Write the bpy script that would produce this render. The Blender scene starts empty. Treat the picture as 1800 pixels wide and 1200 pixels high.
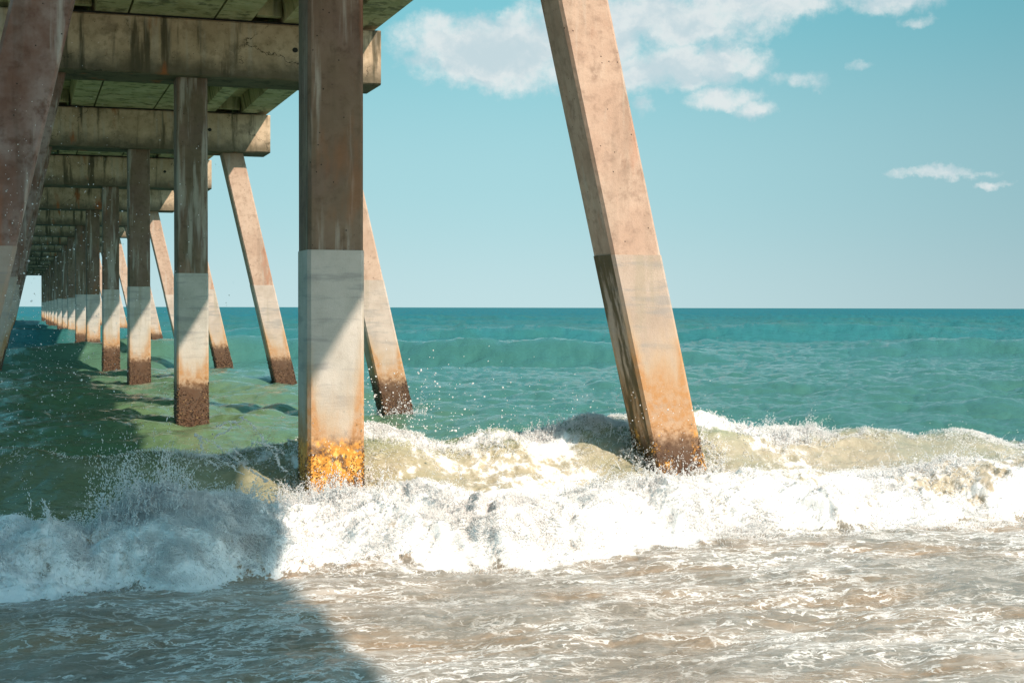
import bpy, math, random
import numpy as np
from mathutils import Vector
rng = np.random.default_rng(7)
R = math.radians
sc = bpy.context.scene
COL = sc.collection

# ------------------------------------------------------------------ constants (metres, z = 0 is mean sea level, +Y is seaward along the pier)
SEA = 5.6
CAM = (-5.772, -12.786, 1.871)
YAW, PITCH, ROLL, FPX = .3209, -.0229, .0022, 2600.7
S = 11.585            # bay length
CAPH, CAPD = .911, 1.12
XP = -2.843           # right face of the plumb pile
OY, OYB = .2525, .3727
BX, BS, LBX = -.616, .2306, -5.058
W = .5
WIDTH = 6.19
JACKET = 2.38

# ------------------------------------------------------------------ helpers
def mesh_obj(name, verts, faces, mat=None, parent=None, smooth=False, loc=(0, 0, 0)):
    me = bpy.data.meshes.new(name)
    me.from_pydata([tuple(v) for v in verts], [], [tuple(f) for f in faces])
    me.update()
    if smooth:
        me.polygons.foreach_set('use_smooth', [True] * len(me.polygons))
    if mat: me.materials.append(mat)
    o = bpy.data.objects.new(name, me); COL.objects.link(o)
    o.location = loc
    if parent: o.parent = parent
    return o

def np_mesh(name, V, Q, mat, smooth=True, attrs=None, loc=(0, 0, 0)):
    """V (n,3) float, Q (m,k) int faces all of k corners"""
    me = bpy.data.meshes.new(name)
    n, (m, k) = len(V), Q.shape
    me.vertices.add(n); me.vertices.foreach_set('co', V.astype(np.float32).ravel())
    me.loops.add(m * k); me.loops.foreach_set('vertex_index', Q.astype(np.int32).ravel())
    me.polygons.add(m)
    me.polygons.foreach_set('loop_start', np.arange(0, m * k, k, dtype=np.int32))
    me.polygons.foreach_set('loop_total', np.full(m, k, dtype=np.int32))
    me.polygons.foreach_set('use_smooth', np.full(m, smooth, dtype=bool))
    for an, av in (attrs or {}).items():
        a = me.attributes.new(an, 'FLOAT', 'POINT'); a.data.foreach_set('value', av.astype(np.float32))
    me.update(calc_edges=True); me.validate()
    me.materials.append(mat)
    o = bpy.data.objects.new(name, me); COL.objects.link(o); o.location = loc
    return o

def tag(o, label=None, cat=None, group=None, kind=None):
    if label: o['label'] = label
    if cat: o['category'] = cat
    if group: o['group'] = group
    if kind: o['kind'] = kind
    return o

# ------------------------------------------------------------------ numpy noise
def tile(n, seed, slope, kmin=1.0, kmax=None):
    r = np.random.default_rng(seed)
    k = np.fft.fftfreq(n, 1.0 / n); kx, ky = np.meshgrid(k, k, indexing='ij')
    kk = np.hypot(kx, ky); kk[0, 0] = 1
    a = kk ** (-slope) * (kk >= kmin); a[0, 0] = 0
    if kmax: a *= np.exp(-(kk / kmax) ** 2)
    h = np.fft.ifft2(np.fft.fft2(r.standard_normal((n, n))) * a).real
    return h / h.std()

def samp(t, L, x, y):
    n = t.shape[0]
    u = (x / L * n) % n; v = (y / L * n) % n
    i = np.floor(u).astype(int) % n; j = np.floor(v).astype(int) % n
    fu = u - np.floor(u); fv = v - np.floor(v)
    i2 = (i + 1) % n; j2 = (j + 1) % n
    return (t[i, j] * (1 - fu) * (1 - fv) + t[i2, j] * fu * (1 - fv) + t[i, j2] * (1 - fu) * fv + t[i2, j2] * fu * fv)

def sn(x, wl, seed):
    """smooth one-dimensional wander, rms about 1, shortest wavelength about wl"""
    r = np.random.default_rng(seed); out = 0
    for k in range(7): out = out + np.sin(x * 2 * np.pi / (wl * (1 + .62 * k)) + r.uniform(0, 7)) * r.uniform(.5, 1)
    return out / 1.9

def ocean_tile(n, L, wl_peak, wl_min, seed, direc=(0.1, -1), spread=2.0):
    """random sea: height and choppy offsets, rms height 1"""
    r = np.random.default_rng(seed)
    k = np.fft.fftfreq(n, 1.0 / n) * 2 * np.pi / L
    kx, ky = np.meshgrid(k, k, indexing='ij'); kk = np.hypot(kx, ky); kk[0, 0] = 1e9
    kp = 2 * np.pi / wl_peak
    d = np.array(direc, float); d /= np.hypot(*d)
    ca = np.abs(kx * d[0] + ky * d[1]) / kk
    P = kk ** -4.0 * np.exp(-1.2 * (kp / kk) ** 2) * (ca ** spread + .06) * np.exp(-(kk * wl_min / 2 / np.pi) ** 2)
    P[0, 0] = 0
    F = np.fft.fft2(r.standard_normal((n, n))) * np.sqrt(P)
    h = np.fft.ifft2(F).real
    dx = np.fft.ifft2(-1j * kx / kk * F).real; dy = np.fft.ifft2(-1j * ky / kk * F).real
    s = h.std()
    return h / s, dx / s, dy / s

def sstep(a, b, x):
    t = np.clip((x - a) / (b - a), 0, 1); return t * t * (3 - 2 * t)

BIL = tile(1024, 9, 1.7, 3, 26); SML = tile(1024, 10, 1.0, 20, 160)
FB = tile(1024, 1, 1.6); FB2 = tile(1024, 2, 1.3); FB3 = tile(1024, 3, 1.0, 2); FB4 = tile(1024, 4, 1.75)
CHOP = ocean_tile(768, 46.0, 3.2, .16, 11, (.12, -1), 2.0)
RIP = ocean_tile(768, 9.0, .7, .035, 12, (.3, -1), 1.2)
LONG = ocean_tile(512, 260.0, 22.0, 2.0, 13, (.05, -1), 8.0)

# ------------------------------------------------------------------ nodes
def new_mat(name):
    m = bpy.data.materials.new(name); m.use_nodes = True
    nt = m.node_tree; nt.nodes.clear()
    return m, NB(nt)

class NB:
    """small node builder"""
    def __init__(s, nt): s.nt = nt
    def n(s, t, **kw):
        nd = s.nt.nodes.new(t)
        for k, v in kw.items(): setattr(nd, k, v)
        return nd
    def link(s, a, b): s.nt.links.new(a, b)
    def put(s, sock, v):
        if isinstance(v, bpy.types.NodeSocket): s.link(v, sock)
        elif v is not None:
            if sock.type == 'RGBA' and not hasattr(v, '__len__'): v = (v, v, v, 1)
            if sock.type == 'RGBA' and len(v) == 3: v = (*v, 1)
            sock.default_value = v
    def math(s, op, a, b=None, c=None, clamp=False):
        nd = s.n('ShaderNodeMath', operation=op, use_clamp=clamp)
        s.put(nd.inputs[0], a)
        if b is not None: s.put(nd.inputs[1], b)
        if c is not None: s.put(nd.inputs[2], c)
        return nd.outputs[0]
    def vmath(s, op, a, b=None, scale=None):
        nd = s.n('ShaderNodeVectorMath', operation=op)
        s.put(nd.inputs[0], a)
        if b is not None: s.put(nd.inputs[1], b)
        if scale is not None: s.put(nd.inputs[3], scale)
        return nd.outputs['Value'] if op in ('LENGTH', 'DOT_PRODUCT', 'DISTANCE') else nd.outputs[0]
    def mix(s, f, a, b, mode='MIX'):
        nd = s.n('ShaderNodeMix', data_type='RGBA', blend_type=mode)
        s.put(nd.inputs[0], f); s.put(nd.inputs[6], a); s.put(nd.inputs[7], b)
        return nd.outputs[2]
    def fmix(s, f, a, b):
        nd = s.n('ShaderNodeMix', data_type='FLOAT')
        s.put(nd.inputs[0], f); s.put(nd.inputs[2], a); s.put(nd.inputs[3], b)
        return nd.outputs[0]
    def ss(s, a, b, x):
        nd = s.n('ShaderNodeMapRange', interpolation_type='SMOOTHSTEP')
        s.put(nd.inputs[0], x); s.put(nd.inputs[1], a); s.put(nd.inputs[2], b)
        return nd.outputs[0]
    def noise(s, vec, scale, detail=4, rough=.55, dist=0, out='Fac'):
        nd = s.n('ShaderNodeTexNoise'); s.put(nd.inputs['Vector'], vec)
        nd.inputs['Scale'].default_value = scale; nd.inputs['Detail'].default_value = detail
        nd.inputs['Roughness'].default_value = rough; nd.inputs['Distortion'].default_value = dist
        return nd.outputs[out]
    def voro(s, vec, scale, feature='F1', rand=1.0):
        nd = s.n('ShaderNodeTexVoronoi', feature=feature); s.put(nd.inputs['Vector'], vec)
        nd.inputs['Scale'].default_value = scale; nd.inputs['Randomness'].default_value = rand
        return nd.outputs['Distance']
    def attr(s, name):
        return s.n('ShaderNodeAttribute', attribute_name=name).outputs['Fac']
    def stretch(s, vec, sx, sy, sz):
        return s.vmath('MULTIPLY', vec, (sx, sy, sz))
    def bump(s, h, strength, dist, normal=None):
        nd = s.n('ShaderNodeBump'); s.put(nd.inputs['Height'], h)
        nd.inputs['Strength'].default_value = strength; nd.inputs['Distance'].default_value = dist
        if normal is not None: s.link(normal, nd.inputs['Normal'])
        return nd.outputs[0]
    def out(s, sh):
        o = s.n('ShaderNodeOutputMaterial'); s.link(sh, o.inputs[0])
    def princ(s, **kw):
        p = s.n('ShaderNodeBsdfPrincipled')
        for k, v in kw.items(): s.put(p.inputs[k.replace('_', ' ')], v)
        return p

def obj_coords(b, rnd=True):
    tc = b.n('ShaderNodeTexCoord').outputs['Object']
    if not rnd: return tc, tc
    oi = b.n('ShaderNodeObjectInfo').outputs['Random']
    off = b.vmath('SCALE', (37.0, 91.0, 53.0), scale=oi)
    return tc, b.vmath('ADD', tc, off)

# --- bare concrete (piles above the jacket, caps, deck)
def concrete(name, base, base2, green=.0, streak=.6, rust=.25, pits=True, low=False, pale=.35, gcol=(.26, .235, .10)):
    m, b = new_mat(name)
    tc, p = obj_coords(b)
    n1 = b.noise(p, 1.7, 5, .6); n2 = b.noise(p, 9, 6, .65); n3 = b.noise(p, 60, 4, .7)
    c = b.mix(b.ss(.35, .65, n1), base, base2)
    c = b.mix(b.ss(.45, .75, n2), c, tuple(x * .72 for x in base))
    # vertical wash streaks
    st = b.noise(b.stretch(p, 3.4, 3.4, .32), 1.0, 5, .62)
    c = b.mix(b.math('MULTIPLY', b.ss(.50, .62, st), streak), c, (.035, .036, .022))
    st2 = b.noise(b.stretch(b.vmath('ADD', p, (9, 4, 2)), 5.5, 5.5, .5), 1.0, 4, .6)
    c = b.mix(b.math('MULTIPLY', b.ss(.54, .66, st2), pale), c, (.46, .43, .38))
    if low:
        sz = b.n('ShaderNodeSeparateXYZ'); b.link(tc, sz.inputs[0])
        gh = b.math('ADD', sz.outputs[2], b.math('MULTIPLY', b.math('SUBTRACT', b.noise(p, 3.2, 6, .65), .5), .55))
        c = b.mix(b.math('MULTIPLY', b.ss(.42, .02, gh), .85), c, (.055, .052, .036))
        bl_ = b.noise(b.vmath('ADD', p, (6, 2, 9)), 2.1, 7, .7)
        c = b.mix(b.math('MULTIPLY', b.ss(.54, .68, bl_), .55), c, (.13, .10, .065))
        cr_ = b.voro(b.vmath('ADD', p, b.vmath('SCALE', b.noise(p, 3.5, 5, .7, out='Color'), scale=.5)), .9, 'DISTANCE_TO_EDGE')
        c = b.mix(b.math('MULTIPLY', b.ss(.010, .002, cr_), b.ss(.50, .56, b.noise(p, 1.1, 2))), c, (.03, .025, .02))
    ru = b.noise(b.stretch(b.vmath('ADD', p, (3, 14, 7)), 2.2, 2.2, .55), 1.0, 5, .6)
    c = b.mix(b.math('MULTIPLY', b.ss(.58, .69, ru), rust), c, (.34, .10, .03))
    if green:
        g = b.noise(b.vmath('ADD', p, (1, 5, 17)), 1.3, 6, .6)
        c = b.mix(b.math('MULTIPLY', b.ss(.35, .62, g), green), c, gcol)
    c = b.mix(b.math('MULTIPLY', b.ss(.5, .8, n3), .3), c, (.10, .08, .06))
    bm = b.math('ADD', b.math('MULTIPLY', n2, .6), b.math('MULTIPLY', n3, .4))
    if pits:
        v = b.voro(p, 13); pit = b.ss(.05, .11, v)
        keep = b.ss(.5, .56, b.noise(p, 4, 2))
        pit = b.math('MAXIMUM', pit, keep)
        c = b.mix(b.math('SUBTRACT', 1, pit), c, (.03, .025, .02))
        bm = b.math('ADD', bm, b.math('MULTIPLY', pit, .8))
    pr = b.princ(Base_Color=c, Roughness=.88, Normal=b.bump(bm, .5, .012))
    pr.inputs['Specular IOR Level'].default_value = .25
    b.out(pr.outputs[0]); return m

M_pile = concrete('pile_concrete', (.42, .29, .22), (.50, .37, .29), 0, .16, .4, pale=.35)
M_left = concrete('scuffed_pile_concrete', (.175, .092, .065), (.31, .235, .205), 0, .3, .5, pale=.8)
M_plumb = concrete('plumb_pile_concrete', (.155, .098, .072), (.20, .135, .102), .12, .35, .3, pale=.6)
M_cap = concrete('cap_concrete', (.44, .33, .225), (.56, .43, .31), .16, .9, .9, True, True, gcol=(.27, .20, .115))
M_deck = concrete('deck_concrete', (.50, .42, .25), (.60, .51, .33), .4, .7, .2, False)

# --- light lower jacket with tidal staining; z is metres above sea level
def jacket_mat(name, yellow, ythr=.40, c1=(.49, .46, .415), c2=(.37, .35, .31), rise=0.0, moss=False):
    m, b = new_mat(name)
    tc, p = obj_coords(b)
    sep = b.n('ShaderNodeSeparateXYZ'); b.link(tc, sep.inputs[0]); z = sep.outputs[2]
    n1 = b.noise(p, 2.4, 5, .6); n2 = b.noise(p, 14, 6, .7); n3 = b.noise(p, 80, 3, .7)
    c = b.mix(b.ss(.3, .7, n1), c1, c2)
    hs = b.noise(b.stretch(p, 1.2, 1.2, 9), 1.0, 5, .65)
    c = b.mix(b.math('MULTIPLY', b.ss(.50, .64, hs), .55), c, (.24, .24, .235))
    vs_ = b.noise(b.stretch(b.vmath('ADD', p, (4, 4, 4)), 4.5, 4.5, .4), 1.0, 6, .68)
    c = b.mix(b.math('MULTIPLY', b.ss(.52, .66, vs_), .5), c, (.30, .26, .19))
    c = b.mix(b.math('MULTIPLY', b.ss(.52, .8, n2), .35), c, (.26, .22, .17))
    # orange rust creeping up, higher along the corners
    e = b.math('MAXIMUM', b.math('ABSOLUTE', b.math('SUBTRACT', b.n('ShaderNodeSeparateXYZ').outputs[0], 0)), 0)
    ua = b.attr('edge')
    top = b.math('ADD', b.math('MULTIPLY', ua, .85), b.math('MULTIPLY', b.math('SUBTRACT', b.noise(b.stretch(p, 3.0, 3.0, .6), 1.0, 5, .6), .5), 1.3))
    h = b.math('SUBTRACT', z, b.math('ADD', top, rise))
    h = b.math('ADD', h, b.math('MULTIPLY', b.math('SUBTRACT', n2, .5), .35))
    c = b.mix(b.math('MULTIPLY', b.ss(1.35, .70, h), b.fmix(b.ss(.35, .6, n1), .35, .7)), c, (.46, .33, .21))
    c = b.mix(b.math('MULTIPLY', b.ss(.95, .60, h), b.fmix(b.ss(.4, .6, n2), .45, .9)), c, (.40, .20, .075))
    c = b.mix(b.math('MULTIPLY', b.ss(.74, .50, b.math('SUBTRACT', z, b.math('MULTIPLY', b.math('SUBTRACT', n2, .5), .5))), .9), c, (.065, .033, .020))
    if moss:   # wet seaward-left flank carries a dark brown growth with paler runs
        gn = b.n('ShaderNodeNewGeometry').outputs['Normal']
        side = b.ss(.6, .9, b.vmath('DOT_PRODUCT', gn, (-1, 0, 0)))
        mo = b.math('MULTIPLY', side, b.ss(.38, .52, b.noise(b.stretch(p, 5, 5, .8), 1.0, 6, .65)))
        c = b.mix(b.math('MULTIPLY', mo, .9), c, b.mix(n2, (.035, .04, .015), (.12, .075, .03)))
    if yellow:
        zz = b.math('ADD', z, b.math('MULTIPLY', b.math('SUBTRACT', n2, .5), .35))
        yb = b.math('MULTIPLY', b.ss(.72, .6, zz), b.ss(ythr, ythr + .10, b.noise(p, 6, 6, .7)))
        c = b.mix(b.math('MULTIPLY', yb, .95), c, (.58, .25, .035))
        yb2 = b.math('MULTIPLY', yb, b.ss(.5, .62, b.noise(p, 22, 4, .6)))
        c = b.mix(yb2, c, (.78, .46, .12))
    c = b.mix(b.math('MULTIPLY', b.ss(.5, .8, n3), .25), c, (.12, .08, .05))
    bm = b.math('ADD', b.math('MULTIPLY', n2, .6), b.math('MULTIPLY', n3, .5))
    pr = b.princ(Base_Color=c, Roughness=b.fmix(b.ss(.9, .3, z), .85, .45), Normal=b.bump(bm, .45, .012))
    pr.inputs['Specular IOR Level'].default_value = .3
    b.out(pr.outputs[0]); return m
M_jack = jacket_mat('jacket_concrete', False)
M_jack_y = jacket_mat('jacket_concrete_lichen', True)
M_jack_s = jacket_mat('jacket_concrete_speckled', True, .555, (.44, .355, .295), (.35, .275, .22), .42, True)
M_jack_w = jacket_mat('jacket_concrete_warm', False, .5, (.50, .425, .37), (.38, .315, .265))

def barnacle_mat(name, yellow):
    m, b = new_mat(name)
    tc, p = obj_coords(b)
    n = b.noise(p, 26, 3, .6)
    c = b.mix(b.ss(.38, .62, n), (.035, .018, .012), (.12, .06, .032))
    c = b.mix(b.math('MULTIPLY', b.ss(.60, .66, b.noise(b.vmath('ADD', p, (5, 5, 5)), 34, 2)), .8), c, (.50, .33, .16))
    if yellow:
        c = b.mix(b.ss(.54, .62, b.noise(b.vmath('ADD', p, (2, 8, 1)), 7, 5, .6)), c, (.72, .36, .05))
    pr = b.princ(Base_Color=c, Roughness=.6)
    b.out(pr.outputs[0]); return m
M_barn = barnacle_mat('barnacles', False)
M_barn_y = barnacle_mat('barnacles_yellow', True)
def flat_mat(name, col, rough=.9):
    m, b = new_mat(name); tc, p = obj_coords(b, False)
    c = b.mix(b.noise(p, 12, 4), tuple(x * .7 for x in col), col)
    b.out(b.princ(Base_Color=c, Roughness=rough).outputs[0]); return m
M_dark = flat_mat('dark_joint', (.02, .02, .018))

# ------------------------------------------------------------------ pier
pier = bpy.data.objects.new('pier', None); COL.objects.link(pier)
tag(pier, 'long weathered concrete fishing pier on plumb and raking piles running out to sea', 'pier')

def prism(name, w, z0, z1, shear, mat, parent, loc, cham=.028, nz=None, jitter=.0, edge=False, w2=None):
    """square pile section with chamfered corners between two heights; x shifts by -z*shear"""
    hw = w / 2; c = cham
    sec = [(-hw + c, -hw), (hw - c, -hw), (hw, -hw + c), (hw, hw - c), (hw - c, hw), (-hw + c, hw), (-hw, hw - c), (-hw, -hw + c)]
    # extra points along each flat face so the surface can carry small unevenness
    ring = []
    for i in range(8):
        a, b_ = sec[i], sec[(i + 1) % 8]
        k = 5 if math.hypot(a[0] - b_[0], a[1] - b_[1]) > .1 else 1
        for q in range(k): ring.append((a[0] + (b_[0] - a[0]) * q / k, a[1] + (b_[1] - a[1]) * q / k))
    nz = nz or max(2, int((z1 - z0) / .12)); m = len(ring)
    rr = random.Random(hash((name, loc[0], loc[1], z0)) & 0xffff)
    V, E = [], []
    for j in range(nz + 1):
        z = z0 + (z1 - z0) * j / nz
        for (x, y) in ring:
            jx, jy = rr.uniform(-jitter, jitter), rr.uniform(-jitter, jitter)
            V.append((x * (1 / math.cos(math.atan(shear))) - z * shear + jx, y + jy, z))
            E.append(min(1, max(abs(x), abs(y)) and (min(abs(x), abs(y)) / hw)) ** 6)
    F = [(j * m + i, j * m + (i + 1) % m, (j + 1) * m + (i + 1) % m, (j + 1) * m + i) for j in range(nz) for i in range(m)]
    F.append(tuple(range(m))[::-1]); F.append(tuple(nz * m + i for i in range(m)))
    o = mesh_obj(name, V, F, mat, parent, False, loc)
    a = o.data.attributes.new('edge', 'FLOAT', 'POINT'); a.data.foreach_set('value', E)
    return o

def barnacle_mesh(name, w, shear, n, zlo, ztop, mat, parent, loc, seed, size=(.006, .016)):
    r = np.random.default_rng(seed)
    hw = w / 2
    side = r.choice(4, n, p=[.45, .2, .1, .25]); u = r.uniform(-hw, hw, n)
    t = r.random(n) ** 1.25
    zt = ztop * (.78 + .22 * samp(FB, 1.1, u + side * .5, loc[1] + u * 0)) + .12 * (np.abs(u) / hw) ** 3
    z = zlo + (zt - zlo) * t
    x = np.where(side == 0, u, np.where(side == 1, hw, np.where(side == 2, u, -hw)))
    y = np.where(side == 0, -hw, np.where(side == 1, u, np.where(side == 2, hw, u)))
    nx = np.where(side == 1, 1, np.where(side == 3, -1, 0)); ny = np.where(side == 0, -1, np.where(side == 2, 1, 0))
    s = r.uniform(*size, n) * np.clip(1.15 - .5 * t, .5, 1.2)
    # irregular little cones: 5-sided base, raised blunt top
    ang = np.linspace(0, 2 * np.pi, 6)[:5]
    tx, ty = -ny, nx
    cx = x / math.cos(math.atan(shear)) - z * shear
    V = np.zeros((n, 6, 3))
    for k in range(5):
        a = ang[k] + r.uniform(-.4, .4, n); rr = s * r.uniform(.7, 1.3, n)
        V[:, k, 0] = cx + tx * np.cos(a) * rr - nx * .002; V[:, k, 1] = y + ty * np.cos(a) * rr - ny * .002; V[:, k, 2] = z + np.sin(a) * rr
    hgt = s * r.uniform(.6, 1.5, n)
    V[:, 5, 0] = cx + nx * hgt + r.normal(0, .25, n) * s * abs(ny); V[:, 5, 1] = y + ny * hgt + r.normal(0, .25, n) * s * abs(nx); V[:, 5, 2] = z + r.normal(0, .25, n) * s
    idx = np.arange(n)[:, None] * 6
    T = np.concatenate([idx + np.array([[k, (k + 1) % 5, 5]]) for k in range(5)])
    o = np_mesh(name, V.reshape(-1, 3), T, mat, False, loc=loc); o.parent = parent; o['kind'] = 'stuff'
    return o

LABELS = {('plumb', 0): 'upright pile with yellow lichen and rust at the waterline', ('right', 0): 'large sunlit raking pile with yellow and black growth at its foot', ('left', 0): 'raking pile in shade at the left edge with a pale scuff'}
def pile(kind, n):
    yb = n * S if n >= 0 else n * S - 3.2
    shear = {'plumb': 0, 'right': BS, 'left': -BS}[kind]
    oy = OY if kind == 'plumb' else OYB
    near = n == 0
    wpx = W / math.cos(math.atan(shear))
    top = SEA - .0
    if kind == 'plumb': x = XP - W / 2
    elif kind == 'right': x = BX - wpx / 2 + BS * SEA
    else: x = LBX - wpx / 2 - BS * SEA
    jx = random.Random(n * 7 + 1).uniform(-.02, .02) if n > 1 else 0
    loc = (x + jx, yb + oy + W / 2, 0)
    # z of the mesh is height above the sea, x offset -z*shear
    rr = random.Random(n * 13 + ord(kind[0])); jz = JACKET + rr.uniform(-.05, .05) * (n > 0)
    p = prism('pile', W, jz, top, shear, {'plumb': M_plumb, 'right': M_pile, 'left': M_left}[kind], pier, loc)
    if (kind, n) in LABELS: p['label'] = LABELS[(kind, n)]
    j = prism('jacket', W + .014, -2.2, jz - .0, shear, (M_jack_y if kind == 'plumb' else M_jack_s) if near else (M_jack if kind == 'plumb' else M_jack_w), p, (0, 0, 0), .03, edge=True)
    if n >= 0:
        q = (9000 if n == 0 else 3600 if n < 3 else 1500 if n < 6 else 500)
        sz = (.004, .011) if n == 0 else (.007, .018) if n < 3 else (.012, .028)
        barnacle_mesh('barnacle_crust', W + .014, shear, q, -.5, .62 if n else .6, M_barn_y if near else M_barn, p, (0, 0, 0), n * 5 + ord(kind[0]), sz)
    return p

def ypos(n): return n * S if n >= 0 else n * S - 3.2

def cap(n):
    x0, x1 = -WIDTH, 0.0
    y0, y1, z0, z1 = ypos(n), ypos(n) + CAPD, SEA, SEA + CAPH
    c = .025
    nx, nzz = 60, 8
    prof = [(y0 + c, z0), (y0, z0 + c)] + [(y0, z0 + c + (CAPH - 2 * c) * k / nzz) for k in range(1, nzz)] + [(y0, z1 - c), (y0 + c, z1), (y1 - c, z1), (y1, z1 - c), (y1, z0 + c), (y1 - c, z0)]
    m = len(prof); V = []; rr = random.Random(n)
    ox, oyy, oz = -WIDTH / 2, ypos(n) + CAPD / 2, SEA
    for i in range(nx + 1):
        x = x0 + (x1 - x0) * i / nx
        for q, (y, z) in enumerate(prof):
            d = rr.uniform(0, .012) if (q in (0, 1) and 0 < i < nx and rr.random() < .25) else 0
            V.append((x - ox, y - oyy + d, z - oz + d * .5))
    F = [(i * m + q, (i + 1) * m + q, (i + 1) * m + (q + 1) % m, i * m + (q + 1) % m) for i in range(nx) for q in range(m)]
    F.append(tuple(range(m))); F.append(tuple(nx * m + q for q in range(m))[::-1])
    o = mesh_obj('pile_cap', V, F, M_cap, pier, False, (ox, oyy, oz))
    # dark drain holes / form-tie holes in the front face: raised discs, the hollow's shade put into the colour
    if 0 <= n < 8:
        for k, hx in enumerate((-5.62, -1.45)):
            V, F = [], []
            for q in range(12):
                a = q * math.pi / 6
                rad = .038
                V.append((hx - ox + math.cos(a) * rad * 1.25, -CAPD / 2 - .004, .50 + math.sin(a) * rad * 1.1)); V.append((hx - ox + math.cos(a) * rad * .8, -CAPD / 2 - .012, .50 + math.sin(a) * rad * .8))
            F = [(2 * q, 2 * ((q + 1) % 12), 2 * ((q + 1) % 12) + 1, 2 * q + 1) for q in range(12)]
            F.append(tuple(2 * q + 1 for q in range(12)))
            mesh_obj('tie_hole', V, F, M_dark, o)
    return o

# deck cross-section seen from below (x from the right edge, soffit height above the cap top)
ZT = SEA + CAPH + .035
RC = .34
SOFFIT = [(0.0, .05), (-.27, .05), (-.30, 0), (-.69, 0), (-.76, RC), (-1.26, RC), (-1.32, 0), (-1.64, 0), (-1.70, RC), (-2.10, RC), (-2.16, 0), (-2.735, 0), (-2.74, .2), (-2.765, .2), (-2.77, 0),
          (-4.09, 0), (-4.095, .2), (-4.12, .2), (-4.125, 0), (-4.62, 0), (-4.68, RC), (-5.11, RC), (-5.17, 0), (-5.55, 0), (-5.90, 0), (-5.93, .05), (-WIDTH, .05)]
def span(n):
    y0, y1 = ypos(n) + CAPD / 2 + .01, ypos(n + 1) + CAPD / 2 - .01
    top = ZT + .62
    prof = [(x, ZT + z) for x, z in SOFFIT] + [(-WIDTH, top + .1), (-WIDTH + .2, top + .1), (-WIDTH + .2, top), (-.2, top), (-.2, top + .1), (0, top + .1)]
    m = len(prof); ny = 12; V = []
    cx, cy = -WIDTH / 2, (y0 + y1) / 2
    for j in range(ny + 1):
        y = y0 + (y1 - y0) * j / ny
        for x, z in prof: V.append((x - cx, y - cy, z - ZT))
    F = [(j * m + i, j * m + (i + 1) % m, (j + 1) * m + (i + 1) % m, (j + 1) * m + i) for j in range(ny) for i in range(m)]
    F.append(tuple(range(m))[::-1]); F.append(tuple(ny * m + i for i in range(m)))
    o = mesh_obj('deck_span', V, F, M_deck, pier, False, (cx, cy, ZT))
    # solid end diaphragms closing the recesses over each cap
    for (a, b_) in ((-.76, -1.26), (-1.70, -2.10), (-4.68, -5.11)):
        for yy in (y0 + CAPD / 2 + .02, y1 - CAPD / 2 - .2):
            xs = (a - .005 + .0, b_ + .005)
            V = [(x - cx, y - cy, z) for z in (.05, RC - .004) for y in (yy, yy + .18) for x in (xs[0] + .01 * 0, xs[1])]
            F = [(0, 1, 3, 2), (4, 6, 7, 5), (0, 4, 5, 1), (2, 3, 7, 6), (0, 2, 6, 4), (1, 5, 7, 3)]
            if 0 <= n + 1 < 4: mesh_obj('diaphragm', V, F, M_deck, o)
    return o

LAST = 15
for n in range(-2, LAST + 1):
    cap(n); span(n) if n < LAST else None
    for kd in ('plumb', 'right', 'left'):
        if n == -2: continue
        pile(kd, n)
span(-3)
# bearing pads (the dark strip between cap and deck)
def pad(n):
    V = []
    x0, x1, y0, y1, z0, z1 = -WIDTH + .32, -.32, ypos(n) + .05, ypos(n) + CAPD - .05, SEA + CAPH + .001, ZT - .001
    V = [(x, y, z) for z in (z0, z1) for y in (y0, y1) for x in (x0, x1)]
    F = [(0, 2, 3, 1), (4, 5, 7, 6), (0, 1, 5, 4), (2, 6, 7, 3), (0, 4, 6, 2), (1, 3, 7, 5)]
    mesh_obj('bearing_strip', V, F, M_dark, pier)
for n in range(-1, LAST + 1): pad(n)

# ------------------------------------------------------------------ the sea surface
def px_x(px, y):     # x of the vertical plane seen at image column px (1800 wide) at world y - used only to read positions off the photograph
    return CAM[0] + (y - CAM[1]) * math.tan(YAW + math.atan((px - 900) / FPX))

def smooth_noise(x, L, seed): return sn(x, L * .25, int(seed) + 80)

XC = [px_x(p, 1.3) for p in (-900, 0, 300, 500, 600, 800, 950, 1100, 1230, 1330, 1450, 1650, 1800, 2600)]
ZC = [.5, .58, .57, .54, .64, .63, .64, .80, .78, .66, .56, .46, .42, .4]
XB = [px_x(p, -1.5) for p in (-900, 0, 80, 150, 190, 260, 380, 470, 560, 700, 1000, 1300, 1500, 1640, 1720, 1800, 2500)]
ZB = [.2, .20, .27, .20, .38, .42, .40, .28, .26, .15, .14, .15, .17, .14, .36, .40, .3]
XT = [px_x(p, -2.4) for p in (-900, 0, 300, 560, 700, 880, 1100, 1300, 1500, 1700, 1800, 2600)]
YT = [-3.2, -2.85, -2.75, -2.45, -2.35, -2.55, -2.2, -2.1, -1.85, -1.75, -1.8, -1.8]

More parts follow.
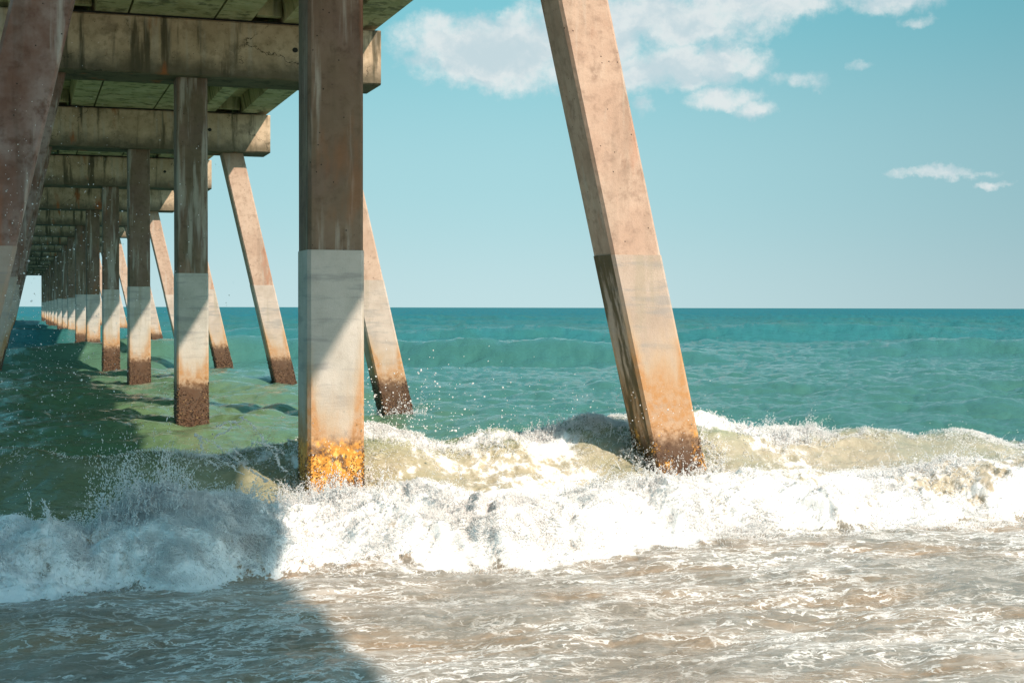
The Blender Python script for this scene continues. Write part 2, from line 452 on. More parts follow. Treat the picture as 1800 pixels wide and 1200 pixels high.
def surface(x, y):
    """returns displaced X, Y, Z and masks"""
    dist = np.hypot(x - CAM[0], y - CAM[1])
    hc = np.interp(x, XC, ZC) * (1 + .08 * sn(x, 1.1, 61)); hb = np.interp(x, XB, ZB) * (1 + .20 * sn(x, .75, 62))
    w1 = samp(FB4, 9.0, x, y * .3)
    yc = 1.35 + .16 * smooth_noise(x, 11, 1) + .06 * sn(x, 1.0, 64)
    yt = np.interp(x, XT, YT) + .11 * sn(x, .8, 63)
    t = y - yc
    back = hc * np.exp(-(np.clip(t, 0, None) / 1.7) ** 1.7)
    base = .28
    front = hc * (base + (1 - base) * np.exp(-(np.clip(-t, 0, None) / .72) ** 1.9))
    toe = sstep(-.02, .42, y - yt)
    H = np.where(t > 0, back, front) * np.where(t > 0, 1, toe)
    # trough behind and swells out to sea
    H += -.22 * np.exp(-((y - 6.5) / 3.2) ** 2)
    for (ys, hs, ws, ph) in ((17, .16, 2.2, 1), (38, .68, 2.8, 2), (70, .80, 4.0, 3), (104, .5, 5, 4), (150, .5, 6, 5), (210, .5, 8, 6)):
        d = y - ys - (x * .05) - 1.6 * smooth_noise(x, 90, ph)
        am = hs * (.75 + .35 * smooth_noise(x, 60, ph + 9))
        H += am * np.where(d > 0, np.exp(-(d / ws) ** 2), np.exp(-(d / (ws * .55)) ** 2)) - .3 * am * np.exp(-((d + ws * 1.5) / ws) ** 2)
    # bore
    bt = y - yt
    bore = hb * (sstep(-.05, 1.05, bt) * np.exp(-(np.clip(bt - 1.05, 0, None) / .7) ** 2))
    rel = bore * .85
    H = H * (1 - .25 * sstep(.1, .4, bore)) + rel
    # dense foam coverage
    n_big = samp(FB, 3.4, x, y * 1.4); n_mid = samp(FB2, 1.3, x, y); n_fine = samp(FB3, .9, x, y)
    inb = toe * sstep(1.9, -.2, y + .25 * n_big)
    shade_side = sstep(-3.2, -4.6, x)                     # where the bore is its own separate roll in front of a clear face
    right_clear = sstep(px_x(1400, .3), px_x(1500, .3), x) * sstep(px_x(1790, .3), px_x(1700, .3), x)
    btf = bt + .035 * n_fine + .05 * n_mid
    dens = sstep(-.55, -1.25, y + .15 * n_big) * sstep(-.07, .08, btf)
    face = (.55 + .38 * sstep(.95, -.45, y) + .20 * n_big + .10 * n_mid) * sstep(1.9, 1.2, y) * sstep(-.6, .0, bt) * (1 - .9 * shade_side) * (1 - .42 * right_clear)
    crestf = np.exp(-((t + .18) / .24) ** 2) * np.interp(x, XC, [.1, .1, .15, .3, .95, .95, .6, .35, 1.1, 1.0, .55, .3, .35, .3])
    dens_l = sstep(-.75, -1.2, y + .16 * n_big) * sstep(-.07, .08, btf)
    dens = dens * (1 - shade_side) * (1 - .0 * right_clear) + dens_l * shade_side
    dens = np.where(right_clear > 0, dens * (1 - right_clear) + right_clear * sstep(-.85, -1.3, y + .2 * n_big) * sstep(-.07, .08, btf), dens)
    foam = np.clip(np.maximum(np.maximum(dens * .97 + .10 * n_mid * dens, face), crestf), 0, 1.3)
    foam = np.where(y > 3.2, 0, foam)
    # turbulence of the white water
    turb = np.clip(dens * sstep(0, .3, bt), 0, 1)
    DX = np.zeros_like(x); DY = np.zeros_like(x)
    # chop: short in the wash in front, longer outside
    fore = sstep(.1, -.5, bt)
    a_chop = .050 * sstep(2, 14, y) + .009 * fore + .010
    a_chop = a_chop * (1 - .8 * turb)
    far = np.clip(26 / np.maximum(dist, 26), .15, 1)
    H += a_chop * samp(CHOP[0], 46, x, y) + .10 * sstep(25, 90, y) * samp(LONG[0], 260, x, y) * 1.0
    DX += .9 * a_chop * samp(CHOP[1], 46, x, y); DY += .9 * a_chop * samp(CHOP[2], 46, x, y)
    H += .009 * fore * samp(RIP[0], 21, x + 3, y * 1.2); DY += .02 * fore * samp(RIP[2], 21, x + 3, y * 1.2)
    a_rip = (.0075 - .0015 * fore) * (1 - .7 * turb) * np.clip(1.2 - dist / 160, 0, 1)
    H += a_rip * samp(RIP[0], 9, x, y); DX += .9 * a_rip * samp(RIP[1], 9, x, y); DY += .9 * a_rip * samp(RIP[2], 9, x, y)
    # wash foam network in front, and patches of foam behind the pile line
    lace = fore * (.92 + .22 * n_big) + .25 * sstep(.2, 1.0, samp(FB, 6, x, y)) * sstep(1.6, 2.4, y) * sstep(7, 3, y)
    lace = np.maximum(lace, .55 * sstep(.0, .9, n_big) * shade_side * sstep(-1.6, -.6, y) * sstep(1.6, .5, y))
    lace += .5 * np.exp(-((bt + .12) / .22) ** 2)
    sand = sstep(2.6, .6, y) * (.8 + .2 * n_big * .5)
    sand = np.clip(sand * (1 - .8 * sstep(-3.0, -5.0, x)), 0, 1)  # silt cut under the pier: dark tone of shaded water put into colour
    return x + DX, y + DY, H, foam, np.clip(lace, 0, 1.2), sand, turb, bt, np.clip(crestf, 0, 1), np.clip(face, 0, .7) * sstep(.1, .3, foam)

def rows():
    y = -11.5; out = []
    while y < 26000:
        out.append(y)
        d = y - CAM[1]
        if y < -6: s = .05
        elif y < -3.2: s = .022
        elif y < 2.2: s = .0155
        else: s = .03 * (d / 15) ** 1.75
        y += s
    return np.array(out + [26000.0])
YR = rows()
ta, tb = math.tan(YAW - math.atan(900 / FPX)) - .04, math.tan(YAW + math.atan(900 / FPX)) + .05
cols = np.concatenate([np.linspace(-1.3, ta, 110)[:-1], np.linspace(ta, tb, 900), np.linspace(tb, 2.4, 110)[1:]])
YY, CC = np.meshgrid(YR, cols, indexing='ij')
XX = CAM[0] + (YY - CAM[1] + 1.0) * CC - CC * 1.0 * 0
VX, VY, VZ, FOAM, LACE, SAND, TURB, BT, CREST, FACE = surface(XX.ravel(), YY.ravel())
nr, ncol = YY.shape
V = np.stack([VX, VY, VZ], 1)
# white water: push the surface in and out along its own normal, noise laid along the true arc length so steep faces are not stretched
G = V.reshape(nr, ncol, 3); jz = int(np.searchsorted(YR, 3.2))
g0 = G[:jz].copy()
def blur(a, k):
    for ax in (0, 1):
        for _ in range(2):
            c = np.cumsum(np.concatenate([np.repeat(np.take(a, [0], ax), k + 1, ax), a, np.repeat(np.take(a, [-1], ax), k, ax)], ax), axis=ax)
            n_ = a.shape[ax]
            a = (np.take(c, range(2 * k + 1, 2 * k + 1 + n_), ax) - np.take(c, range(0, n_), ax)) / (2 * k + 1)
    return a
off = YY[:jz]; g = blur(g0 - np.stack([XX[:jz], off, off * 0], 2), 9) + np.stack([XX[:jz], off, off * 0], 2); dr = np.gradient(g, axis=0); dc = np.gradient(g, axis=1)
N = np.cross(dc, dr); N /= np.linalg.norm(N, axis=2)[..., None]
arc = np.cumsum(np.hypot(dr[..., 1], dr[..., 2]) * (YY[:jz] > -3.4), axis=0)
arc = arc - arc[int(np.searchsorted(YR, -1.2))][None] + 8
gx = g[..., 0]; tu = TURB.reshape(nr, ncol)[:jz]; cr = CREST.reshape(nr, ncol)[:jz]; fa = FACE.reshape(nr, ncol)[:jz]
wx = gx + .10 * samp(BIL, 5.0, gx + 2, arc); wy = arc + .10 * samp(BIL, 5.0, gx, arc + 3)
b1 = .7 - np.abs(samp(BIL, 5.4, wx, wy)); b2 = .7 - np.abs(samp(BIL, 2.6, wx + 3, wy)); b3 = samp(SML, 5.0, wx, wy); b4 = samp(SML, 2.0, wx, wy)
b0 = samp(FB4, 6.5, gx + 1, arc)
bl = samp(BIL, 9.0, wx + 1, wy)
D = tu * (.040 * b0 + .045 * bl + .045 * b1 + .014 * b2 + .0035 * b3) + cr * (.03 * b1 + .012 * b2 + .004 * b3) + fa * (.03 * b1 + .012 * b2 + .003 * b3)
G[:jz] = g0 + N * D[..., None]
V = G.reshape(-1, 3)
ii = (np.arange(nr - 1)[:, None] * ncol + np.arange(ncol - 1)[None, :]).ravel()
Q = np.stack([ii, ii + 1, ii + ncol + 1, ii + ncol], 1)
wave_sel = (BT[Q].min(1) > -.02) & (YY.ravel()[Q].max(1) < 3.4) 
def submesh(sel):
    q = Q[sel]; u, inv = np.unique(q, return_inverse=True)
    return u, inv.reshape(q.shape)

# --- water material
def water_mat():
    m, b = new_mat('sea_water')
    geo = b.n('ShaderNodeNewGeometry').outputs['Position']
    foam, lace, sand = b.attr('foam'), b.attr('lace'), b.attr('sand')
    sep = b.n('ShaderNodeSeparateXYZ'); b.link(geo, sep.inputs[0]); X, Y, Z = sep.outputs
    # water body colour: silt brown in the wash, bottle green behind the break, teal offshore
    deep = b.ss(14, 75, Y)
    near = b.mix(b.ss(-2.5, 3.5, X), (.095, .160, .078), (.045, .135, .115))  # bluer to the right: sky reflection put into the water colour
    c = b.mix(deep, near, (.026, .140, .150))
    c = b.mix(b.ss(60, 400, Y), c, (.006, .130, .168))
    big = b.noise(b.stretch(geo, .35, .12, .3), 1.0, 3, .5)
    c = b.mix(b.math('MULTIPLY', b.ss(.4, .7, big), .4), c, (.04, .125, .095))
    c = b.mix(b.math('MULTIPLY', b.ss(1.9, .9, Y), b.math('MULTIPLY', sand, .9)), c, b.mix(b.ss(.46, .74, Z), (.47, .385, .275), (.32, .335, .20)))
    c = b.mix(b.ss(-1.2, -2.2, Y), c, b.mix(b.ss(.45, .62, b.noise(b.stretch(geo, .5, 1.2, 1), 1.1, 4, .6)), (.19, .172, .143), (.25, .180, .115)))
    # foam on top
    warp = b.vmath('ADD', geo, b.vmath('SCALE', b.vmath('SUBTRACT', b.noise(geo, 2.2, 4, .6, out='Color'), (.5, .5, .5)), scale=.55))
    warp2 = b.vmath('ADD', geo, b.vmath('SCALE', b.vmath('SUBTRACT', b.noise(geo, 7, 3, .6, out='Color'), (.5, .5, .5)), scale=.16))
    w = b.stretch(warp, .75, 1.25, 1.0); w2 = b.stretch(warp2, .8, 1.25, 1.0)
    v1 = b.voro(w, 1.9, 'DISTANCE_TO_EDGE'); v2 = b.voro(w2, 5.5, 'DISTANCE_TO_EDGE'); v3 = b.voro(w2, 14, 'DISTANCE_TO_EDGE')
    nz = b.noise(geo, 1.2, 5, .6); nf = b.noise(w2, 11, 5, .7)
    def net(v, k, o, soft):
        wd = b.math('MULTIPLY', lace, b.math('ADD', b.math('MULTIPLY', nz, k * 1.25), o))
        return b.ss(wd, b.math('MULTIPLY', wd, soft), v)
    l1 = net(v1, .15, -.05, .0); l2 = net(v2, .30, -.07, .0); l3 = net(v3, .3, -.08, .0)
    wisp = b.noise(b.stretch(warp2, .55, 3.4, 1), 1.5, 8, .70)
    wisp2 = b.noise(b.stretch(warp, .8, 3.0, 1), 4.5, 7, .72)
    lf = b.math('MAXIMUM', b.math('MULTIPLY', l1, b.ss(.30, .55, nf)), b.math('MULTIPLY', l2, b.math('MULTIPLY', .7, b.ss(.35, .65, nz))))
    lf = b.math('MAXIMUM', lf, b.math('MULTIPLY', b.math('MULTIPLY', l3, .45), b.ss(.45, .65, nz)))
    film = b.math('MAXIMUM', b.ss(.42, .62, wisp), b.math('MULTIPLY', b.ss(.45, .62, wisp2), .85))
    film = b.math('MULTIPLY', b.math('MULTIPLY', film, b.fmix(b.ss(.38, .60, b.noise(b.stretch(geo, .6, 1, 1), 1.0, 4, .6)), .12, .52)), b.math('MINIMUM', lace, 1.0))
    def contour(vec, sc_, det, wdt, lvl=.5):
        q = b.math('ABSOLUTE', b.math('SUBTRACT', b.noise(vec, sc_, det, .62, .5), lvl))
        return b.ss(wdt, 0, q)
    a1 = b.stretch(warp2, .7, 1.5, 1)
    c1 = b.math('MULTIPLY', contour(a1, 1.6, 5, .028), b.ss(.34, .52, nf))
    c2 = b.math('MULTIPLY', contour(b.vmath('ADD', a1, (7, 3, 0)), 3.6, 5, .042), b.ss(.36, .52, nz))
    c3 = b.math('MULTIPLY', contour(b.vmath('ADD', a1, (1, 13, 0)), 9, 4, .05), b.math('MULTIPLY', .5, b.ss(.40, .58, nz)))
    cc = b.math('MULTIPLY', b.math('MAXIMUM', b.math('MAXIMUM', c1, c2), c3), b.math('MINIMUM', lace, 1.0))
    patch = b.math('MULTIPLY', b.ss(.55, .66, b.noise(b.stretch(warp2, .5, 1.7, 1), 1.9, 8, .68)), b.math('MINIMUM', lace, 1.0))
    lf = b.math('MAXIMUM', b.math('MAXIMUM', b.math('MULTIPLY', lf, .6), film), b.math('MAXIMUM', b.math('MULTIPLY', cc, .85), b.math('MULTIPLY', patch, b.math('MULTIPLY', .42, b.ss(.42, .58, nz)))))
    # stretched fibres down the face of the wave
    fib = b.noise(b.stretch(warp2, 5.5, 1.6, 2.0), 1.6, 7, .72)
    df = b.math('ADD', foam, b.math('MULTIPLY', b.math('SUBTRACT', fib, .5), 1.5))
    df = b.ss(.42, .95, df)
    gate = b.ss(.04, .16, foam)
    df = b.math('MULTIPLY', df, gate)
    F = b.math('MAXIMUM', df, lf, clamp=True)
    foamc = b.mix(b.noise(geo, 3, 4), (.80, .82, .82), (.90, .90, .90))
    # thin foam is tinted by the water below it
    thin = b.mix(.55, c, (.66, .62, .55))
    fc = b.mix(b.ss(.2, .8, F), thin, foamc)
    col = b.mix(F, c, fc)
    # bumps
    r1 = b.noise(b.stretch(geo, 1.0, 1.7, 1), 3.2, 6, .62, .4); r2 = b.noise(b.stretch(geo, 1, 1.6, 1), 16, 4, .6, .3)
    r3 = b.noise(b.stretch(geo, .5, 1.3, 1), .55, 6, .6)
    farf = b.ss(10, 60, Y)
    hh = b.math('ADD', b.math('MULTIPLY', r1, b.fmix(farf, .034, .06)), b.math('MULTIPLY', r2, b.fmix(farf, .010, .0)))
    hh = b.math('ADD', hh, b.math('MULTIPLY', r3, b.fmix(farf, .0, .28)))
    nrm = b.bump(hh, 1.0, 1.0)
    fb = b.math('ADD', b.math('MULTIPLY', fib, .6), b.math('MULTIPLY', b.noise(geo, 45, 5, .75), .5))
    nrmf = b.bump(fb, .6, .03)
    wat = b.princ(Base_Color=c, Roughness=.06, IOR=1.333, Normal=nrm)
    fo = b.princ(Base_Color=fc, Roughness=.75, Normal=nrmf)
    fo.inputs['Specular IOR Level'].default_value = .2
    fo.inputs['Subsurface Weight'].default_value = .55; fo.inputs['Subsurface Radius'].default_value = (.12, .12, .12); fo.inputs['Subsurface Scale'].default_value = .6
    # far off, unresolved wave faces turned to the viewer hide most of the grazing mirror image of the sky
    farw = b.math('MULTIPLY', b.ss(.85, .07, b.math('DIVIDE', 30, b.math('MAXIMUM', Y, 1))), .88)
    dif = b.n('ShaderNodeBsdfDiffuse'); b.put(dif.inputs[0], c); b.link(nrm, dif.inputs['Normal'])
    wm = b.n('ShaderNodeMixShader'); b.put(wm.inputs[0], farw); b.link(wat.outputs[0], wm.inputs[1]); b.link(dif.outputs[0], wm.inputs[2])
    mx = b.n('ShaderNodeMixShader'); b.put(mx.inputs[0], F); b.link(wm.outputs[0], mx.inputs[1]); b.link(fo.outputs[0], mx.inputs[2])
    b.out(mx.outputs[0]); return m
M_water = water_mat()
u, q = submesh(~wave_sel)
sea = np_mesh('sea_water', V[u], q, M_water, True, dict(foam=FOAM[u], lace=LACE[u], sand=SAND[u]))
tag(sea, 'teal sea with low swells turning to foam-laced brown wash in front', None, None, 'structure')
u, q = submesh(wave_sel)
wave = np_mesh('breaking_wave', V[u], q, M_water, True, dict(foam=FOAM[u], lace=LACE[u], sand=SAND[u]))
tag(wave, 'breaking wave with white foam rolling past the feet of the nearest piles', 'wave')

# sea bed / beach, one sheet sloping up behind the camera
def beach():
    m, b = new_mat('wet_sand'); tc, p = obj_coords(b, False)
    c = b.mix(b.noise(p, 3, 5), (.30, .22, .14), (.42, .33, .22))
    b.out(b.princ(Base_Color=c, Roughness=.55).outputs[0])
    xs = [-60, 60]; ys = [(-80, 2.6), (-30, .9), (-14, .12), (-9, -.25), (3, -1.4), (40, -3), (400, -8)]
    V = [(x, y, z) for y, z in ys for x in xs]
    F = [(2 * i, 2 * i + 1, 2 * i + 3, 2 * i + 2) for i in range(len(ys) - 1)]
    tag(mesh_obj('beach', V, F, m), 'wet sand beach sloping under the water', None, None, 'structure')
beach()

# ------------------------------------------------------------------ spray and flying drops (many tiny bodies of white water)
def foam_mat():
    m, b = new_mat('spray')
    p = b.n('ShaderNodeNewGeometry').outputs['Position']
    c = b.mix(b.noise(p, 4, 3), (.90, .91, .91), (.96, .96, .96))
    d = b.n('ShaderNodeBsdfDiffuse'); b.put(d.inputs[0], c)
    t = b.n('ShaderNodeBsdfTranslucent'); b.put(t.inputs[0], c)
    mx = b.n('ShaderNodeMixShader'); mx.inputs[0].default_value = .5
    b.link(d.outputs[0], mx.inputs[1]); b.link(t.outputs[0], mx.inputs[2]); b.out(mx.outputs[0]); return m
M_spray = foam_mat()
OCT = np.array([(1, 0, 0), (-1, 0, 0), (0, 1, 0), (0, -1, 0), (0, 0, 1), (0, 0, -1)], float)
OCF = np.array([(0, 2, 4), (2, 1, 4), (1, 3, 4), (3, 0, 4), (2, 0, 5), (1, 2, 5), (3, 1, 5), (0, 3, 5)])
def drops(name, P, r, D=None, el=None):
    """each drop an octahedral bead, stretched along D by el"""
    n = len(P); rr = np.random.default_rng(n)
    A = rr.normal(size=(n, 3)); A /= np.linalg.norm(A, axis=1)[:, None]
    B = np.cross(A, rr.normal(size=(n, 3))); B /= np.linalg.norm(B, axis=1)[:, None]
    Cc = np.cross(A, B)
    if D is not None:
        A = D / np.maximum(np.linalg.norm(D, axis=1), 1e-6)[:, None]
        B = np.cross(A, rr.normal(size=(n, 3))); B /= np.linalg.norm(B, axis=1)[:, None]; Cc = np.cross(A, B)
    e = np.ones(n) if el is None else el
    M = np.stack([A * (r * e)[:, None], B * r[:, None], Cc * r[:, None]], 1)
    Vv = P[:, None, :] + np.einsum('kj,njc->nkc', OCT, M)
    T = (np.arange(n)[:, None, None] * 6 + OCF[None]).reshape(-1, 3)
    return np_mesh(name, Vv.reshape(-1, 3), T, M_spray, True)

def surf_at(x, y):
    a = surface(x, y); return a[0], a[1], a[2]

def jets(x, y, n_per, speed, up, spread, r0, r1, seed, lean=(-.0, -.4), tmax=.22):
    """bundles of drops thrown along short ballistic arcs from points on the surface"""
    r = np.random.default_rng(seed); n = len(x)
    X, Y, Z = surf_at(x, y)
    v = r.normal(size=(n, 3)) * spread; v[:, 2] = up * (.25 + np.abs(r.normal(size=n))) ; v[:, 0] += lean[0]; v[:, 1] += lean[1]
    v *= (speed * r.uniform(.4, 1.2, n))[:, None]
    idx = np.repeat(np.arange(n), n_per); m = len(idx)
    t = r.random(m) ** 1.3 * tmax * np.repeat(r.uniform(.35, 1, n), n_per)
    vv = v[idx] * (1 + .10 * r.normal(size=(m, 1))) + r.normal(size=(m, 3)) * .12 * speed
    P = np.stack([X, Y, Z], 1)[idx] + vv * t[:, None] + np.array([0, 0, -4.9]) * (t ** 2)[:, None]
    rad = r.uniform(r0, r1, m) * (1.15 - .7 * t / tmax)
    return P, rad, vv + np.array([0, 0, -9.8]) * t[:, None]

def vjets(idx, n_per, speed, up, fwd, spread, r0, r1, seed, tmax):
    r = np.random.default_rng(seed); n = len(idx)
    P0 = V[idx]
    v = r.normal(size=(n, 3)) * spread + np.array([0, -fwd, up]) * (.2 + np.abs(r.normal(size=(n, 1))))
    v *= (speed * r.uniform(.3, 1.25, n))[:, None]
    k = np.repeat(np.arange(n), n_per); m = len(k)
    t = r.random(m) ** 1.2 * tmax * np.repeat(r.uniform(.3, 1, n), n_per)
    vv = v[k] * (1 + .08 * r.normal(size=(m, 1))) + r.normal(size=(m, 3)) * .09 * speed
    P = P0[k] + vv * t[:, None] + np.array([0, 0, -4.9]) * (t ** 2)[:, None]
    return P, r.uniform(r0, r1, m) * (1.15 - .65 * t / tmax), vv + np.array([0, 0, -9.8]) * t[:, None]
PP, RR, DD, EE = [], [], [], []
def add(P, r, D, e=2.2):
    PP.append(P); RR.append(r); DD.append(D); EE.append(np.full(len(P), e))
r = np.random.default_rng(5)
x_all, y_all = XX.ravel(), YY.ravel()
inx = (x_all > -7) & (x_all < 6.5)
def pick(wt, n):
    wt = np.clip(wt, 0, None) * inx; return r.choice(len(wt), n, p=wt / wt.sum())
clump = np.clip(samp(FB, 3.1, x_all, y_all) + .3, 0, None) ** 3.2; clump2 = np.clip(samp(FB2, 1.6, x_all + 4, y_all) + .2, 0, None) ** 2
zone = y_all < 3.2
# all over the roll: short tufts; then clumped taller plumes at its upper edge
add(*vjets(pick(TURB * zone * (BT > 0), 6000), 12, .8, .5, .5, .5, .0018, .0048, 31, .16))
yt_all = y_all - BT
top = np.exp(-((BT - 1.05) / .28) ** 2) * zone
add(*vjets(pick(top * clump * (.25 + .75 * sstep(-2.4, -3.2, x_all) + .75 * sstep(3.2, 4, x_all)), 1500), 34, 1.25, .75, .25, .45, .0018, .0052, 32, .22), 2.6)
add(*vjets(pick(top * clump2 * (x_all < -2.2), 700), 44, 1.6, .9, .2, .36, .0018, .0055, 33, .24), 3.0)
def fibres(idx, r0, r1, e0, e1, off, lean, seed, curl=.9):
    rr = np.random.default_rng(seed); n = len(idx)
    P = V[idx] + NF[idx] * (rr.random((n, 1)) ** 1.5 * off)
    a = samp(FB4, 1.9, P[:, 0], P[:, 2] * 2 + P[:, 1]) * 1.6 + rr.normal(0, .35, n)
    T = np.stack([np.sin(a) * curl, -.35 * np.cos(a) + 0 * a, np.cos(a)], 1) + NF[idx] * rr.normal(lean, .45, (n, 1))
    PP.append(P); RR.append(rr.uniform(r0, r1, n)); DD.append(T); EE.append(rr.uniform(e0, e1, n))
NF = np.zeros_like(V); NF[:jz * ncol] = N.reshape(-1, 3)
fib_cl = np.clip(samp(FB2, 2.2, x_all + 1, y_all * 1.3) + .9, .05, None) ** 2
fibres(pick(TURB * zone * fib_cl, 120000), .0016, .0034, 4, 11, .022, .3, 51)
fibres(pick(FACE * zone * fib_cl, 45000), .0012, .003, 3, 10, .012, .2, 52)
fibres(pick(CREST * zone * fib_cl, 30000), .0015, .0036, 3, 8, .03, .5, 53)
# spatter along the toe
add(*vjets(pick(np.exp(-((BT - .08) / .10) ** 2) * zone * clump2, 1200), 10, .7, .5, .8, .5, .0018, .0045, 34, .12))
# crest and foaming face
add(*vjets(pick(CREST ** 2 * zone * (clump + .05), 1800), 26, .95, .75, .3, .5, .0018, .0052, 35, .2), 2.4)
add(*vjets(pick(FACE * zone * clump2, 5200), 9, .6, .5, .6, .5, .0016, .0042, 36, .13))
# splash where the wave meets the nearest piles
for (px0, py0, rad, nn, sp) in ((XP - .25, .45, .40, 200, 1.1), (BX - .25 + BS * (SEA - .3), .6, .42, 320, 1.3), (BX - .25 + BS * SEA, S + .6, .4, 130, 1.7)):
    wt = np.exp(-((np.hypot(x_all - px0, y_all - py0) - rad) / .12) ** 2)
    add(*vjets(pick(wt, nn), 30, sp, .9, .1, .5, .002, .0055, 40 + nn, .22))
spray = drops('wave_spray', np.concatenate(PP), np.concatenate(RR), np.concatenate(DD), np.concatenate(EE))
tag(spray, 'white spray and broken foam thrown up along the breaking wave', 'spray', None, 'stuff')

# loose drops hanging in the air: by the left edge, and right of the front pile
PP, RR, DD, EE = [], [], [], []
def loose(px, py, dist, rad):
    ang = YAW + np.arctan((px - 900) / FPX)
    depth = dist
    y = CAM[1] + depth * np.cos(ang); x = CAM[0] + depth * np.sin(ang)
    z = CAM[2] - (py - 541) / FPX * depth * np.cos(ang - YAW)
    return np.stack([x, y, z], 1), rad
n = 620
px = np.abs(r.normal(0, 150, n)) + 10; py = r.normal(470, 130, n); d = r.uniform(5.5, 10, n)
P, q = loose(px, py, d, np.exp(r.normal(-6.35, .4, n))); add(P, q * 1.0, r.normal(size=(n, 3)), 1.2)
n = 420
px = r.normal(90, 90, n); py = r.normal(700, 110, n); d = r.uniform(6, 12, n)
P, q = loose(np.abs(px), py, d, np.exp(r.normal(-6.2, .4, n))); add(P, q, r.normal(size=(n, 3)), 1.2)
n = 330
px = 645 + np.abs(r.normal(0, 95, n)); py = 760 - np.abs(r.normal(0, 55, n)); d = r.uniform(12.5, 15.5, n)
P, q = loose(px, py, d, np.exp(r.normal(-5.25, .42, n))); add(P, q, r.normal(size=(n, 3)), 1.4)
n = 140
px = r.uniform(880, 1250, n); py = 750 - np.abs(r.normal(0, 45, n)); d = r.uniform(13, 15, n)
P, q = loose(px, py, d, np.exp(r.normal(-5.6, .4, n))); add(P, q, r.normal(size=(n, 3)), 1.4)
n = 240
px = r.uniform(150, 560, n); py = r.normal(830, 50, n); d = r.uniform(11, 12.6, n)
P, q = loose(px, py, d, np.exp(r.normal(-5.7, .4, n))); add(P, q, r.normal(size=(n, 3)), 1.4)
def ligament(p0, p1, bow, r0, dist, seed):
    rr = np.random.default_rng(seed); m = int(np.hypot(p1[0] - p0[0], p1[1] - p0[1]) * 2.2) + 8
    t = np.linspace(0, 1, m)
    wob = np.cumsum(rr.normal(0, 1.0, m)); wob -= t * wob[-1]
    px = p0[0] + (p1[0] - p0[0]) * t + wob * 1.3; py = p0[1] + (p1[1] - p0[1]) * t - bow * 4 * t * (1 - t) + np.roll(wob, 5) * .6
    P, q = loose(px, py, np.full(m, dist), r0 * (1.2 - .8 * t) * rr.uniform(.6, 1.3, m))
    add(P, q, np.gradient(P, axis=0), 2.2)
for k, (a_, b2_, bo) in enumerate((((470, 850), (345, 765), 4), ((430, 835), (352, 800), 6), ((345, 765), (378, 778), -4), ((352, 770), (362, 812), 0), ((362, 812), (384, 828), 3), ((378, 770), (425, 735), 3), ((425, 735), (446, 758), 2), ((380, 752), (410, 741), 0), ((405, 790), (428, 815), 2), ((446, 780), (500, 800), 6), ((410, 741), (430, 760), 1), ((500, 830), (440, 745), 5))):
    for q_ in range(1): ligament((a_[0] + q_ * 3, a_[1]), (b2_[0] + q_ * 2, b2_[1] + q_ * 3), bo, .0040, 11.9 + q_ * .1, 60 + k * 2 + q_)
dr = drops('flying_drops', np.concatenate(PP), np.concatenate(RR), np.concatenate(DD), np.concatenate(EE))
tag(dr, 'loose water drops flying in the air around the near piles', 'water drops', None, 'stuff')

# ------------------------------------------------------------------ light and sky
EXPO = .45
def lin(r_, g_, b_):
    k = 1 / (.10 * 2 ** EXPO)
    return tuple(k * ((v / 255 / 12.92) if v < 10.3 else ((v / 255 + .055) / 1.055) ** 2.4) for v in (r_, g_, b_))
sv = Vector((.613, -1.0, 1.0)).normalized()
el = math.asin(sv.z); az = math.atan2(sv.x, sv.y)
L = bpy.data.lights.new('sun', 'SUN'); L.energy = 4.9; L.angle = R(.8); L.color = (1.0, .82, .67)
lo = bpy.data.objects.new('sun', L); COL.objects.link(lo)
lo.rotation_euler = (-sv).to_track_quat('-Z', 'Y').to_euler()

w = bpy.data.worlds.new('World'); sc.world = w; w.use_nodes = True
nt = w.node_tree; nt.nodes.clear(); b = NB(nt)
sky = b.n('ShaderNodeTexSky'); sky.sky_type = 'NISHITA'; sky.sun_disc = False
sky.sun_elevation = el; sky.sun_rotation = az; sky.air_density = 1.0; sky.dust_density = 1.6; sky.ozone_density = 1.0
gen = b.n('ShaderNodeTexCoord').outputs['Generated']
sep = b.n('ShaderNodeSeparateXYZ'); b.link(gen, sep.inputs[0])
azn = b.math('ARCTAN2', sep.outputs[0], sep.outputs[1]); eln = b.math('ARCSINE', sep.outputs[2])
comb = b.n('ShaderNodeCombineXYZ'); b.link(azn, comb.inputs[0]); b.link(eln, comb.inputs[1]); uv = comb.outputs[0]
wn = b.vmath('SCALE', b.vmath('SUBTRACT', b.noise(uv, 14, 6, .62, out='Color'), (.5, .5, .5)), scale=.035)
wn2 = b.vmath('SCALE', b.vmath('SUBTRACT', b.noise(uv, 60, 5, .65, out='Color'), (.5, .5, .5)), scale=.012)
uvw = b.vmath('ADD', uv, b.vmath('ADD', wn, wn2))
def dirpx(px, py):
    return YAW + math.atan((px - 900) / FPX), math.atan((541 - py) / FPX * math.cos(math.atan((px - 900) / FPX)))
dens = None
CL = [(860, 88, 180, 70, 1.35), (780, 60, 80, 40, .8), (930, 120, 90, 45, .8), (1040, 60, 150, 75, 1), (1180, 30, 230, 60, 1.1), (1330, 5, 140, 45, 1), (1240, 110, 130, 42, 1), (1130, 120, 110, 40, .9),
      (1265, 168, 70, 26, .9), (1320, 190, 34, 18, .6), (1133, 180, 20, 26, .5), (1560, -5, 100, 34, .8), (1600, 35, 34, 13, .6), (1640, 301, 80, 10, .65), (1745, 318, 28, 7, .5), (1740, 297, 22, 5, .25), (1370, 140, 30, 16, .35), (1410, 145, 30, 16, .28), (1508, 122, 18, 6, .2)]
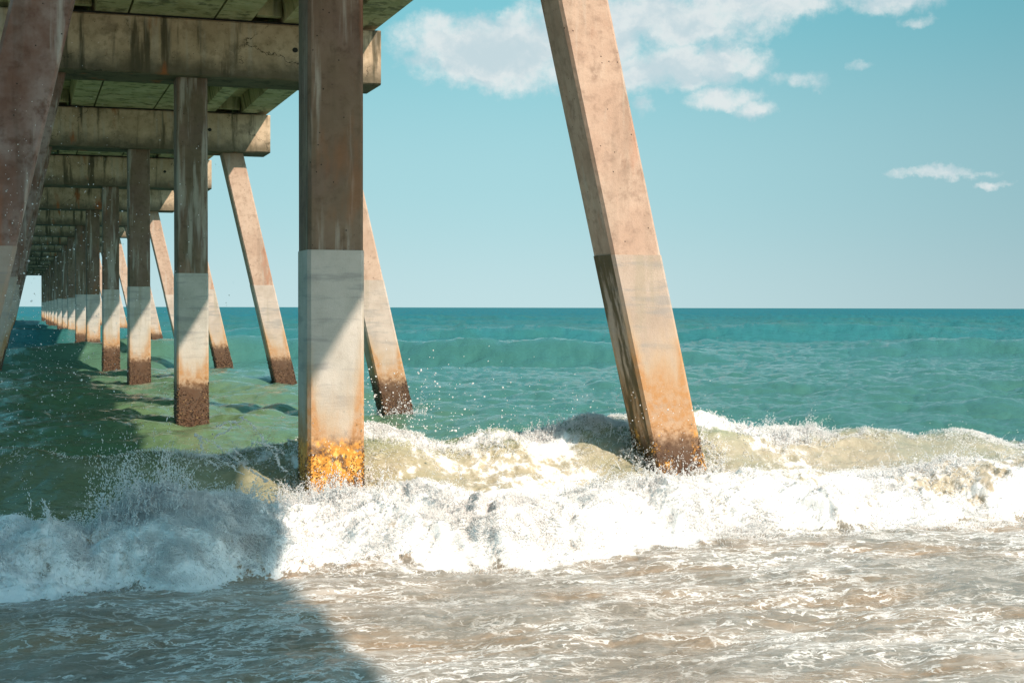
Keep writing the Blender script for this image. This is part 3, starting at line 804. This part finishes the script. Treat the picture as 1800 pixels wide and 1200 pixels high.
for (px, py, rx, ry, am) in CL:
    a, e = dirpx(px, py)
    d = b.vmath('LENGTH', b.vmath('MULTIPLY', b.vmath('SUBTRACT', uvw, (a, e, 0)), (FPX / rx, FPX / ry, 0)))
    v = b.math('MULTIPLY', b.math('SUBTRACT', 1, b.math('MULTIPLY', d, d)), am)
    dens = v if dens is None else b.math('MAXIMUM', dens, v)
fine = b.noise(uv, 45, 8, .66)
dd = b.math('ADD', dens, b.math('MULTIPLY', b.math('SUBTRACT', fine, .5), 2.2))
cm = b.ss(-.20, 1.0, dd)
# cloud brightness: lit tops, greyer middles
shade = b.noise(b.stretch(uvw, 1, 1.8, 1), 30, 5, .55)
ccol = b.mix(b.math('MULTIPLY', b.ss(.36, .60, shade), b.ss(1.5, .5, dd)), lin(200, 217, 223), lin(241, 242, 240))
g1 = b.mix(b.ss(-.01, .085, eln), lin(194, 223, 227), lin(171, 216, 223))
g2 = b.mix(b.ss(.06, .24, eln), g1, lin(120, 197, 211))
g3 = b.mix(b.ss(.22, 1.2, eln), g2, lin(84, 165, 190))
side = b.ss(.30, .80, azn)
g4 = b.mix(b.math('MULTIPLY', side, b.ss(1.7, .95, azn)), g3, (.70, .72, .74), 'MULTIPLY')
sund = b.vmath('DOT_PRODUCT', gen, tuple(sv))
skyn = b.mix(1.0, sky.outputs[0], (.80, 1.25, 1.30), 'MULTIPLY')
skyc = b.mix(b.ss(.2, .95, sund), g4, skyn)
skyf = b.mix(b.math('MULTIPLY', cm, .92), skyc, ccol)
bg = b.n('ShaderNodeBackground'); b.link(skyf, bg.inputs[0]); bg.inputs[1].default_value = .10
wo = b.n('ShaderNodeOutputWorld'); b.link(bg.outputs[0], wo.inputs[0])

# ------------------------------------------------------------------ camera
cd = bpy.data.cameras.new('camera'); cam = bpy.data.objects.new('camera', cd); COL.objects.link(cam)
cd.sensor_width = 36; cd.lens = FPX / 1800 * 36; cd.clip_end = 60000; cd.clip_start = .05
from mathutils import Matrix
F = Vector((math.sin(YAW) * math.cos(PITCH), math.cos(YAW) * math.cos(PITCH), math.sin(PITCH)))
Rv = Vector((math.cos(YAW), -math.sin(YAW), 0)); U = Rv.cross(F)
R2 = Rv * math.cos(ROLL) + U * math.sin(ROLL); U2 = -Rv * math.sin(ROLL) + U * math.cos(ROLL)
cam.matrix_world = Matrix(((R2.x, U2.x, -F.x, CAM[0]), (R2.y, U2.y, -F.y, CAM[1]), (R2.z, U2.z, -F.z, CAM[2]), (0, 0, 0, 1)))
sc.camera = cam

vs = sc.view_settings
sc.display_settings.display_device = 'sRGB'
vs.view_transform = 'Standard'; vs.look = 'None'; vs.gamma = 1; vs.exposure = EXPO
sc.cycles.use_denoising = True
try: sc.cycles.denoiser = 'OPENIMAGEDENOISE'
except Exception: pass
sc.cycles.max_bounces = 8; sc.cycles.diffuse_bounces = 5; sc.cycles.glossy_bounces = 3
